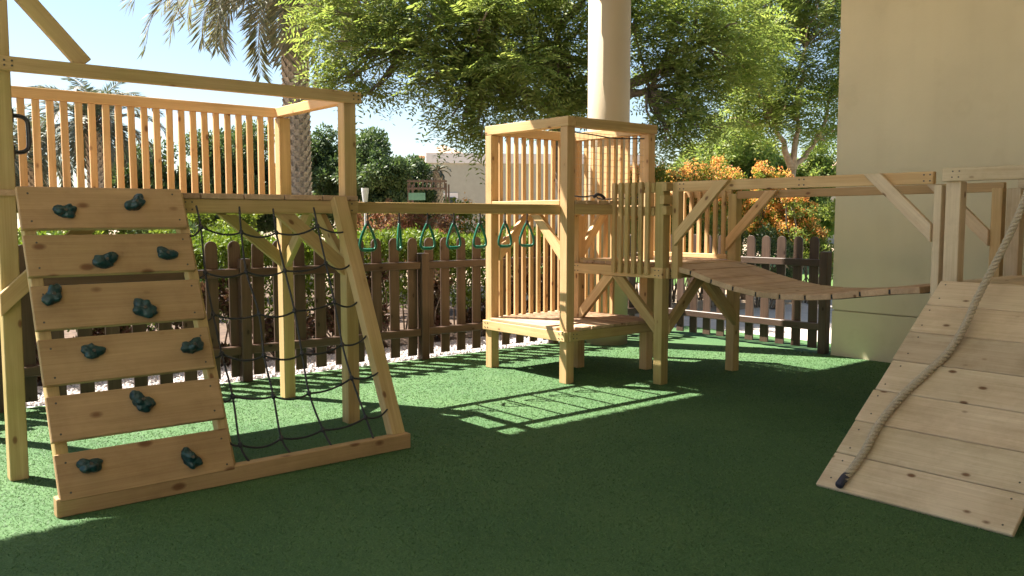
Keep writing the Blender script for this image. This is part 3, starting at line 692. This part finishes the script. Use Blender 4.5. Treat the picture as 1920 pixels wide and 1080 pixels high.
def split_clump(c, r, n, f=.55):
    """uneven crown: n smaller lumps over the outline of one big lump"""
    P, d = blob_points(n, c, np.array(r) * .68, .55); s = rng.uniform(.7, 1.2, n)
    return [(P[i], tuple(np.array(r) * f * s[i])) for i in range(n)]

GA = leafmat('acacia_green', [(.16, .225, .06), (.225, .28, .075), (.31, .335, .11), (.17, .245, .085)], .58)
GB = leafmat('deep_green_leaf', [(.050, .085, .035), (.080, .125, .048), (.12, .165, .06)], .35)
GH = leafmat('hedge_bright_green', [(.08, .14, .014), (.13, .19, .022), (.19, .24, .035)], .38)
GY = leafmat('yellow_green_leaf', [(.14, .19, .03), (.21, .25, .045), (.12, .17, .03)], .5)
RD = leafmat('copper_leaf', [(.24, .09, .075), (.34, .16, .11), (.27, .16, .09), (.17, .14, .05)], .5)
MUL = leafmat('dry_bed_leaf', [(.075, .035, .026), (.13, .06, .04), (.06, .06, .02), (.17, .10, .065)], .25)
FLO = leafmat('orange_flower', [(.72, .30, .10), (.78, .46, .17), (.70, .22, .09), (.76, .54, .20)], .55)
PLM = leafmat('palm_frond', [(.13, .145, .085), (.19, .185, .12), (.27, .235, .165), (.11, .13, .065)], .35)
PLG = leafmat('palm_frond_grey', [(.075, .10, .07), (.12, .14, .10), (.16, .16, .12)], .25)

def feather(P, D, up, L, pairs, pl, pw):
    """pinnate sprays: each rachis at P along D droops, carrying pairs of narrow leaflets; returns quads"""
    k = len(P); D = unit(D); Sd = unit(np.cross(up, D)); U = unit(np.cross(D, Sd)); out = []
    for j in range(pairs):
        t = (j + .6) / pairs; base = P + D * (L * t)[:, None] - np.array([0, 0, 1.0]) * (L * .28 * t * t)[:, None]
        ll = pl * (1 - .75 * abs(t - .4)) * rng.uniform(.8, 1.2, k)
        for sgn in (-1, 1):
            dd = unit(Sd * sgn + D * .45 - np.array([0, 0, .12]) + rng.normal(0, .15, (k, 3)))
            out.append(leaf_cards(base, dd, U + rng.normal(0, .25, (k, 3)), ll, np.full(k, pw)))
    return np.concatenate(out)
def feather_tree(name, label, base, fork, limbs, clumps, nspray, bark, leaf, r0, L=.44, pairs=8, pl=.135, pw=.030, cat='tree', group=None):
    t = thing(name, label, cat, Vector(base), group)
    ch = [(wobble(base, fork, 6, .03, 1), r0, r0 * .75)]
    for i, (st_, en, rr0) in enumerate(limbs): ch.append((wobble(st_, en, 6, .07, i + 3), rr0, rr0 * .35))
    for i, (c, r) in enumerate(clumps):
        near = min(limbs, key=lambda l: (Vector(l[1]) - Vector(c)).length)
        ch.append((wobble(Vector(near[0]).lerp(Vector(near[1]), .75), c, 4, .08, 20 + i), near[2] * .3, .012))
    tubes('trunk', ch, bark, t, 9)
    Qs = []
    vol = sum(r[0] * r[1] + r[1] * r[2] + r[0] * r[2] for _, r in clumps)
    for c, r in clumps:
        k = max(6, int(nspray * (r[0] * r[1] + r[1] * r[2] + r[0] * r[2]) / vol))
        P, d = blob_points(k, c, r, .45)
        D = unit(d * np.array([1, 1, .22]) + rng.normal(0, .35, (k, 3)) + np.array([0, 0, .05])); up = unit(np.array([0, 0, 1.0]) + d * .5 + rng.normal(0, .25, (k, 3)))
        Qs.append(feather(P, D, up, L * rng.uniform(.7, 1.25, k), pairs, pl, pw))
    quads_object('crown', np.concatenate(Qs), leaf, t); return t

# the wide feathery tree behind the slatted tower
Y0 = 14.2
cl = []
for px, py, Y, rx, rz in [(690, 60, 13.6, 1.0, .75), (640, 130, 13.4, .45, .28), (760, 130, 13.4, .75, .45), (700, -60, 14, 1.1, .6), (830, 30, 13.8, .9, .7), (850, 160, 13.3, .65, .5), (870, 225, 13.2, .50, .38), (920, 110, 14.2, .9, .7),
                          (960, 210, 13.6, .65, .45), (1000, 50, 13.6, 1.0, .8), (1040, 180, 14.6, .8, .6), (920, -80, 14.5, 1.2, .8), (1100, -40, 14, 1.2, .8), (1120, 130, 14.8, .9, .7), (1230, 40, 14.0, 1.0, .75), (1260, 150, 13.7, .75, .6),
                          (1250, 225, 13.4, .45, .42), (1280, 245, 13.3, .42, .32), (1238, 258, 13.2, .26, .22), (1330, 235, 13.6, .4, .25), (890, 262, 13.2, .22, .18), (960, 120, 13.0, .6, .4), (1330, 60, 13.6, .8, .7), (1340, 170, 13.8, .65, .5), (1400, 100, 14.3, .7, .6), (610, 20, 14, .35, .4), (620, 165, 13.6, .22, .12), (690, 185, 13.4, .18, .12), (905, 20, 13, .7, .5)]:
    c = np.array(spot(px, py, Y)); cl += split_clump(c, (rx, rx, rz), 5, .50)
base = Vector((1.05, 15.0, -.02)); fork = spot(1045, 215, 14.8)
limbs = [(fork, spot(1045, 60, 14.6), .13), (fork, spot(1290, 110, 14.2), .12), (fork, spot(850, 110, 14.0), .12), (spot(1045, 130, 14.7), spot(700, 60, 13.9), .09), (spot(1045, 60, 14.6), spot(950, -80, 14.4), .08), (spot(1045, 60, 14.6), spot(1150, -60, 14.2), .08), (spot(1190, 160, 14.4), spot(1340, 60, 13.8), .07), (spot(1150, 190, 14.3), spot(1235, 165, 13.9), .09)]
feather_tree('feathery_tree', 'broad feathery yellow green tree spreading behind the slatted tower and column', base, fork, limbs, cl, 7200, BARK, GA, .17)
# pale-stemmed tree at the right, by the wall
cl = []
for px, py, Y, rx, rz in [(1430, 150, 16.5, .8, .7), (1500, 60, 16.5, 1.0, .8), (1560, 170, 17, .9, .7), (1400, 30, 17, 1.0, .8), (1600, 40, 17, 1.2, .9), (1480, 220, 16.3, .7, .45), (1540, 240, 17, .6, .4), (1390, 215, 17, .55, .4), (1450, -60, 17, 1.2, .8), (1560, -60, 17, 1.2, .8)]:
    c = np.array(spot(px, py, Y)); cl += split_clump(c, (rx, rx, rz), 5, .50)
base = Vector(spot(1478, 408, 16.5)); base.z = -.02; fork = spot(1482, 320, 16.5)
limbs = [(fork, spot(1440, 215, 16.4), .075), (fork, spot(1490, 200, 16.6), .07), (fork, spot(1535, 250, 16.8), .065), (spot(1440, 215, 16.4), spot(1410, 80, 16.8), .05), (spot(1490, 200, 16.6), spot(1500, 60, 16.6), .05), (spot(1520, 270, 16.7), spot(1570, 160, 17), .045)]
feather_tree('feathery_tree', 'slender pale stemmed tree with light green crown beside the building wall', base, fork, limbs, cl, 4200, BARKP, GA, .095, L=.46)

# date palms
def palm(name, label, base, top, r, nf, L, leaf, drop=1.0, lw=.028, group=None, seed=1):
    t = thing(name, label, 'palm tree', Vector(base), group); r_ = random.Random(seed)
    base, top = Vector(base), Vector(top); H_ = (top - base).length; mb = MB()
    mb.tube([base.lerp(top, i / 8) for i in range(9)], [r * (1.15 - .2 * i / 8) for i in range(9)], 16)
    i = 0; z = 0.0
    while z < H_ - .05:                                # cut leaf bases wound round the trunk
        for k in range(9):
            a_ = 2 * math.pi * (k / 9) + i * .35; d = Vector((math.cos(a_), math.sin(a_), 0)); c = base.lerp(top, z / H_) + d * r * 1.02
            s = Vector((-d.y, d.x, 0)); w_ = r * .36
            mb.add([c - s * w_ - Z1 * .06, c + s * w_ - Z1 * .06, c + s * w_ * .6 + Z1 * .10 + d * .055, c - s * w_ * .6 + Z1 * .10 + d * .055, c + Z1 * .12 - d * .03], [(0, 1, 2, 3), (3, 2, 4), (0, 3, 4), (1, 4, 2)])
        z += .105; i += 1
    mb.build('trunk', PALMT, t)
    Qs = []; ch = []
    for f in range(nf):
        az = 2.39996 * f + r_.uniform(-.2, .2); u_ = (f + .5) / nf; el = math.radians(80 - (88 if L > 3 else 102) * u_ ** .9) + r_.uniform(-.1, .1)
        d = np.array([math.cos(az), math.sin(az), 0]); l = L * r_.uniform(.8, 1.1) * (1 if u_ < .75 else .8); m_ = 34
        tt = np.linspace(0, 1, m_); ang = el - drop * (1.5 + .5 * r_.random()) * tt ** 1.5
        seg = l / m_; hx = np.cumsum(np.cos(ang)) * seg; hz = np.cumsum(np.sin(ang)) * seg
        Pp = np.array(top) + d[None] * hx[:, None]; Pp[:, 2] += hz
        ch.append(([Vector(Pp[i_]) for i_ in range(0, m_, 3)], .022, .006))
        tan = np.stack([d[0] * np.cos(ang), d[1] * np.cos(ang), np.sin(ang)], 1); sd = np.array([-d[1], d[0], 0]); upn = np.cross(sd, tan) * -1
        upn = np.where(upn[:, 2:3] < 0, -upn, upn)
        for sub in (0, .5):
            P2 = Pp[4:] + tan[4:] * seg * sub; T2 = tan[4:]; U2 = upn[4:]; k2 = len(P2); tq = tt[4:]
            ll = .62 * L / 3.4 * (1.05 - .75 * np.abs(tq - .42)) * rng.uniform(.8, 1.15, k2)
            for sg in (-1, 1):
                dd = unit(sd[None] * sg * .8 + T2 * .75 + U2 * .30 - np.array([0, 0, .38]) + rng.normal(0, .12, (k2, 3)))
                Qs.append(leaf_cards(P2, dd, U2 + rng.normal(0, .3, (k2, 3)), ll, np.full(k2, lw)))
    tubes('rachis', ch, PALMT, t, 4); quads_object('crown', np.concatenate(Qs), leaf, t); return t
pb_ = spot(563, 408, 18); pb_.z = -.02; pt_ = spot(560, -28, 18)
palm('date_palm', 'tall date palm with rough grey trunk and drooping olive fronds', pb_, pt_, .225, 92, 3.5, PLM, 1.05, .036, seed=4)
for i, (px, py, Y, L_p, lab) in enumerate([(187, 238, 24, 2.1, 'smaller date palm seen through the tower railing slats'), (-30, 300, 22, 1.9, 'date palm at the far left edge behind the railing'), (70, 290, 26, 2.0, 'low young palm behind the left end of the railing'), (822, 322, 30, .55, 'bare topped thin palm stump in front of the far villa')]):
    b_ = spot(px, 408, Y); b_.z = -.02
    palm('date_palm', lab, b_, spot(px, py, Y), .2 if i < 3 else .14, 44 if i < 3 else 14, L_p, PLG, .9, .04, seed=10 + i)

# far bushy trees
def bushy_tree(label, px, py_top, Y, hw, leaf=GB, per=900, name='bushy_tree', group='dark trees beyond the garden', cat='tree', lw=.13):
    b_ = spot(px, 408, Y); b_.z = -.02; top = spot(px, py_top, Y); h = top.z; rx = 1.3 * hw / FPX * Y
    t = thing(name, label, cat, b_, group); cl = []
    ch = [(wobble(b_, (b_.x, b_.y, h * .55), 5, .04), .12, .07)]
    for i in range(22):
        a_ = random.uniform(0, 6.28); q_ = random.random() ** .6; zc = h * random.uniform(.30, .80); k_ = 1 - .5 * max(0, zc / h - .5)
        c = (b_.x + math.cos(a_) * rx * .62 * q_ * k_, b_.y + math.sin(a_) * rx * .62 * q_, zc); r_ = rx * random.uniform(.36, .55)
        cl += split_clump(np.array(c), (r_, r_, min(r_ * .9, h - zc)), 4, .5); ch.append((wobble((b_.x, b_.y, h * .35), c, 4, .06, i), .05, .015))
    cl += split_clump(np.array((b_.x, b_.y, h * .82)), (rx * .5, rx * .5, h * .17), 4, .55)
    tubes('trunk', ch, BARK, t, 6); quads_object('crown', bush_leaves(cl, per, lw, lw * .5, .3), leaf, t); return t
for lab, px, py, Y, hw in [('dark rounded tree just right of the tall palm trunk', 615, 232, 30, 62), ('dark green tree behind the tower corner post', 668, 262, 31, 60), ('tallest dark tree left of the far villa', 715, 232, 29, 66), ('dark tree against the villa wall', 778, 268, 30, 55),
                           ('dark tree behind the middle of the slatted railing', 390, 250, 30, 85), ('dark tree behind the railing, left of the palm trunk', 480, 238, 32, 80), ('tree behind the railing right of the small palm', 300, 262, 28, 70), ('low dark tree beside the small palm', 235, 285, 30, 60)]:
    bushy_tree(lab, px, py, Y, hw)
for lab, px, py, Y, hw in [('light green tree far behind the orange flowers', 1360, 205, 24, 85), ('grey green tree beyond the orange flowers, left of the pale stems', 1430, 240, 26, 75), ('far tree under the edge of the feathery crown', 1290, 262, 28, 60), ('green tree by the wall edge', 1530, 268, 26, 50)]:
    bushy_tree(lab, px, py, Y, hw, GA, group='light trees beyond the flowering shrubs')

# shrubs: foliage built from lumps over a fan of stems
def shrub(name, label, c, rx, ry, h, leaf, per=900, L=.07, flower=None, fl=0, stems=7, cat='shrub', group=None, low=.15, bark=BARK, loose=1.0):
    c = Vector(c); c.z = -.015; t = thing(name, label, cat, c, group); cl = []; ch = []
    for i in range(int(max(7, int(13 * max(rx, ry))) / loose ** 2)):
        a_ = random.uniform(0, 6.28); q_ = random.random() ** .5; zc = h * random.uniform(low + .2, .82)
        cc = np.array((c.x + math.cos(a_) * rx * .7 * q_, c.y + math.sin(a_) * ry * .7 * q_, zc)); r_ = random.uniform(.28, .45) * min(max(rx, .3), h * .8) * loose
        cl += split_clump(cc, (r_, r_, min(r_, h - zc, zc)), 4, .5)
    for i in range(stems):
        cc = cl[i % len(cl)][0]; ch.append((wobble(c + Vector((random.uniform(-.1, .1), random.uniform(-.1, .1), 0)), cc, 4, .08, i), .014, .005))
    tubes('stem', ch, bark, t, 5); quads_object('foliage', bush_leaves(cl, per * 3, L, L * .5, .3), leaf, t)
    if flower:
        tops = sorted(cl, key=lambda q_: -q_[0][2])[:int(len(cl) * .7)]; Qs = []
        for cc, r_ in tops:
            k = fl; P, d = blob_points(k, cc, np.array(r_) * 1.25, .85); P = P[d[:, 2] > -.1]; d = d[d[:, 2] > -.1]; k = len(P)
            if k == 0: continue
            hs = np.repeat(P, 14, 0) + rng.normal(0, .035, (k * 14, 3)) + np.array([0, 0, .03]); dd = rng.normal(size=(k * 14, 3)); Qs.append(leaf_cards(hs, dd, rng.normal(size=(k * 14, 3)), rng.uniform(.025, .05, k * 14), rng.uniform(.02, .035, k * 14)))
        quads_object('blossom', np.concatenate(Qs), flower, t)
    return t
# clipped hedge along the fence (leaves over one long box)
def hedge(label, n0, n1, b0, b1, z0, z1, leaf, k, L=.055):
    t = thing('hedge', label, 'hedge', W((n0 + n1) / 2, (b0 + b1) / 2, 0))
    nn = rng.uniform(n0, n1, k); e = rng.random(k); bb = rng.uniform(b0, b1, k); wob = .07 * np.sin(nn * 3.1) + .05 * np.sin(nn * 7.7 + 1) + rng.normal(0, .035, k)
    zz = np.where(e < .55, z1 + wob - .16 * rng.random(k) ** 1.5, z0 + (z1 - z0) * rng.random(k) ** .8 + wob * .5); fr_ = (e >= .55); bb = np.where(fr_, b1 + rng.normal(0, .05, k) - .05, bb)
    P = np.array(ORG)[None] + nn[:, None] * np.array(N) + bb[:, None] * np.array(B); P[:, 2] = zz
    D = rng.normal(size=(k, 3)) + np.array([0, 0, .9]); D = np.where(fr_[:, None], D + np.array(B) * .8, D); Nn = rng.normal(size=(k, 3)) * .7 + np.array([0, 0, .8]) + np.array(B) * .4
    quads_object('foliage', leaf_cards(P, D, Nn, L * rng.uniform(.6, 1.4, k), L * .45 * rng.uniform(.6, 1.3, k)), leaf, t)
    ch = []
    for i in range(int((n1 - n0) * 9)):
        s = random.uniform(n0, n1); bb_ = random.uniform(b0, b1); ch.append((wobble(W(s, bb_, -.01), W(s + random.uniform(-.2, .2), bb_ + random.uniform(-.1, .1), z1 - .1), 3, .08, i), .012, .005))
    tubes('stem', ch, BARK, t, 5); return t
hedge('long bright green clipped hedge behind the picket fence and gravel', -9, 3.3, -4.3, -3.2, .35, 1.17, GH, 110000)
G1 = 'low dry copper plants under the hedge'
for i, n0 in enumerate(np.arange(-7, 3.4, .44)):
    p = W(float(n0) + random.uniform(-.15, .15), -2.98 + random.uniform(-.1, .1))
    shrub('bed_plant', 'low straggly brown and copper plant in the bed behind the picket fence', p, 0.36, .3, random.uniform(.6, .95), MUL, 1500, .07, stems=9, group=G1, low=-.1, cat='plant', loose=1.4)
for lab, px, Y, rx, h, lf in [('copper pink leaved shrub just right of the climbing tower post', 715, 13.2, .7, 2.0, RD), ('copper pink leaved shrub left of the middle ring', 775, 13.5, .8, 1.95, RD), ('reddish shrub behind the middle rings', 830, 13.8, .65, 1.8, RD), ('yellow green shrub at the left of the slatted tower', 875, 13.0, .55, 1.95, GY), ('yellow green shrub beside the tower post and white garden lamp', 655, 12.5, .4, 1.5, GY), ('low copper shrub in front of the far playground', 740, 17, .8, 2.0, RD), ('brown pink shrub before the villa', 800, 17.5, .8, 1.9, RD)]:
    p = spot(px, 408, Y); shrub('garden_shrub', lab, p, rx, rx, h, lf, 800, .06, FLO if lf is GY and px > 800 else None, 2, loose=.62 if lf is RD else 1.0)
for lab, px, Y, rx, h in [('bright leafy shrub at the foot of the tall palm', 572, 14.5, .42, 1.95), ('bright leafy shrub behind the left part of the railing', 120, 15, .8, 2.0), ('bright shrub behind the railing below the small palm', 210, 16, .7, 1.9), ('bright shrub low behind the railing middle', 330, 15, .7, 1.85), ('bright shrub behind the right part of the railing', 440, 15.5, .7, 1.85), ('green shrub behind the net uprights', 400, 12.6, .6, 1.42)]:
    shrub('leafy_shrub', lab, spot(px, 408, Y), rx, rx, h, GY if px != 400 else GB, 900, .075)
# flowering shrubs and bushes on the right
for lab, px, Y, rx, h in [('orange flowering shrub just right of the slatted tower', 1255, 15.0, 1.05, 2.45), ('orange flowering shrub left of the platform brace', 1320, 15.4, .85, 2.55), ('orange flowering shrub with the thickest blossom, left of the pale stems', 1395, 15.6, .85, 2.62), ('orange flowering shrub in front of the pale stemmed tree', 1455, 15.4, .6, 2.35), ('orange flowering shrub behind the slatted wall of the tower', 1190, 15.2, .8, 2.4), ('low orange flowering shrub seen under the far handrail, by the pale stems', 1500, 14.9, .6, 2.0), ('tall loose orange flowering shrub behind the platform brace', 1290, 16.4, .9, 2.6)]:
    shrub('flowering_shrub', lab, spot(px, 408, Y), rx, .8, h + .25, GY, 700, .06, FLO, 6, group='orange flowering shrubs', loose=.55, stems=16)
for lab, px, Y, rx, h, lf in [('dark green bush below the orange flowers', 1420, 14.2, .6, 1.5, GB), ('rounded green bush right of the pale stems', 1530, 14.6, .75, 1.95, GA), ('green bush behind the platform slats', 1340, 14.2, .7, 1.6, GA), ('dark bush left of the pale stems', 1455, 13.8, .45, 1.2, GB), ('green bush at the wall edge', 1600, 14.5, .7, 1.7, GA), ('green bush behind the column', 1220, 14, .6, 1.7, GA)]:
    shrub('green_bush', lab, spot(px, 408, Y), rx, .6, h, lf, 1000, .06)

# ------------------------------------------------------------------ far villa, playhouse, garden lamp
VW = plain('villa_render', (.34, .335, .275), .9, 0, 4, var=.05); VT = plain('villa_trim', (.62, .60, .58), .8, 0, 4, var=.04); VR = plain('villa_roof', (.45, .30, .22), .9, 0, 6); GL = plain('dark_glass', (.03, .045, .05), .15, 0, 5)
va = spot(800, 408, 44); va.z = 0
v = thing('villa', 'low beige villa with white parapet and dark window behind the trees', 'house', va)
xe = Vector((1, .12, 0)).normalized(); ye = Vector((-.12, 1, 0)).normalized()
mb = MB(); c0 = va + xe * 5.6; mb.box(c0 + ye * 3 + Z1 * 2.1, xe * 11, ye * 6, Z1 * 4.2); mb.build('wall', VW, v)
mb = MB(); mb.box(c0 + ye * 3 + Z1 * 4.45, xe * 11.2, ye * 6.2, Z1 * .5); mb.build('parapet', VT, v)
mb = MB(); g0 = c0 - xe * 4.6 + ye * 4 + Z1 * 4.7
mb.add([g0 - xe * 1.4 - ye * 2, g0 + xe * 1.4 - ye * 2, g0 + xe * 1.4 + ye * 2, g0 - xe * 1.4 + ye * 2, g0 + Z1 * .75], [(0, 1, 4), (1, 2, 4), (2, 3, 4), (3, 0, 4), (0, 3, 2, 1)]); mb.build('roof', VR, v)
wc = spot(847, 345, 43.3); tt_ = (wc - va).dot(xe); wf = va + xe * tt_ + Z1 * 1.55
mb = MB(); mb.box(wf - ye * .02, xe * .75, ye * .06, Z1 * 2.3); wi = mb.build('window', VT, v)
mb = MB(); mb.box(wf - ye * .07 - Z1 * .05, xe * .52, ye * .05, Z1 * 1.95); mb.build('pane', GL, wi)
v2 = spot(1560, 408, 48); v2.z = 0
v = thing('villa', 'distant pale house with reddish roof beside the building wall', 'house', v2)
mb = MB(); mb.box(v2 + Z1 * 1.7 + Vector((1, 3, 0)), Vector((7, 0, 0)), Vector((0, 6, 0)), Z1 * 3.4); mb.build('wall', VW, v)
mb = MB(); g0 = v2 + Vector((1, 3, 3.4)); mb.add([g0 + Vector(p_) for p_ in ((-3.8, -3.3, 0), (3.8, -3.3, 0), (3.8, 3.3, 0), (-3.8, 3.3, 0), (-1.5, 0, 1.3), (1.5, 0, 1.3))], [(0, 1, 5, 4), (1, 2, 5), (2, 3, 4, 5), (3, 0, 4), (0, 3, 2, 1)]); mb.build('roof', VR, v)
ph = spot(802, 408, 24); ph.z = 0
v = thing('playhouse', 'small far play structure with brown railing and pale green panel', 'play structure', ph)
BRN = plain('brown_rail', (.13, .085, .06), .7, 0, 9); MNT = plain('mint_panel', (.14, .30, .20), .6, 0, 9)
mb = MB()
for x_ in (-.52, .52):
    for y_ in (0, 1.0): mb.box(ph + Vector((x_, y_, 1.2)), Vector((.05, 0, 0)), Vector((0, .05, 0)), Z1 * 2.4)
mb.build('post', BRN, v)
mb = MB()
for z_ in (2.25, 2.45): mb.box(ph + Vector((0, -.06, z_)), Vector((1.1, 0, 0)), Vector((0, .04, 0)), Z1 * .05)
for i in range(9): mb.box(ph + Vector((-.48 + i * .12, -.02, 2.35)), Vector((.035, 0, 0)), Vector((0, .03, 0)), Z1 * .3)
mb.build('railing', BRN, v)
mb = MB(); mb.box(ph + Vector((-.28, -.06, 2.03)), Vector((.46, 0, 0)), Vector((0, .03, 0)), Z1 * .2); mb.build('panel', MNT, v)
lp = spot(686, 408, 11.5); lp.z = 0
v = thing('garden_lamp', 'white tapered garden bollard lamp behind the overhead ladder', 'lamp', lp)
LW = plain('white_metal', (.72, .72, .72), .4, 0, 50, var=.05)
mb = MB(); mb.tube([lp, lp + Z1 * 1.62], .014, 12); mb.build('pole', LW, v)
mb = MB(); mb.tube([lp + Z1 * 1.62, lp + Z1 * 1.80, lp + Z1 * 1.84], [.025, .048, .05], 16); mb.build('lamp_head', LW, v)
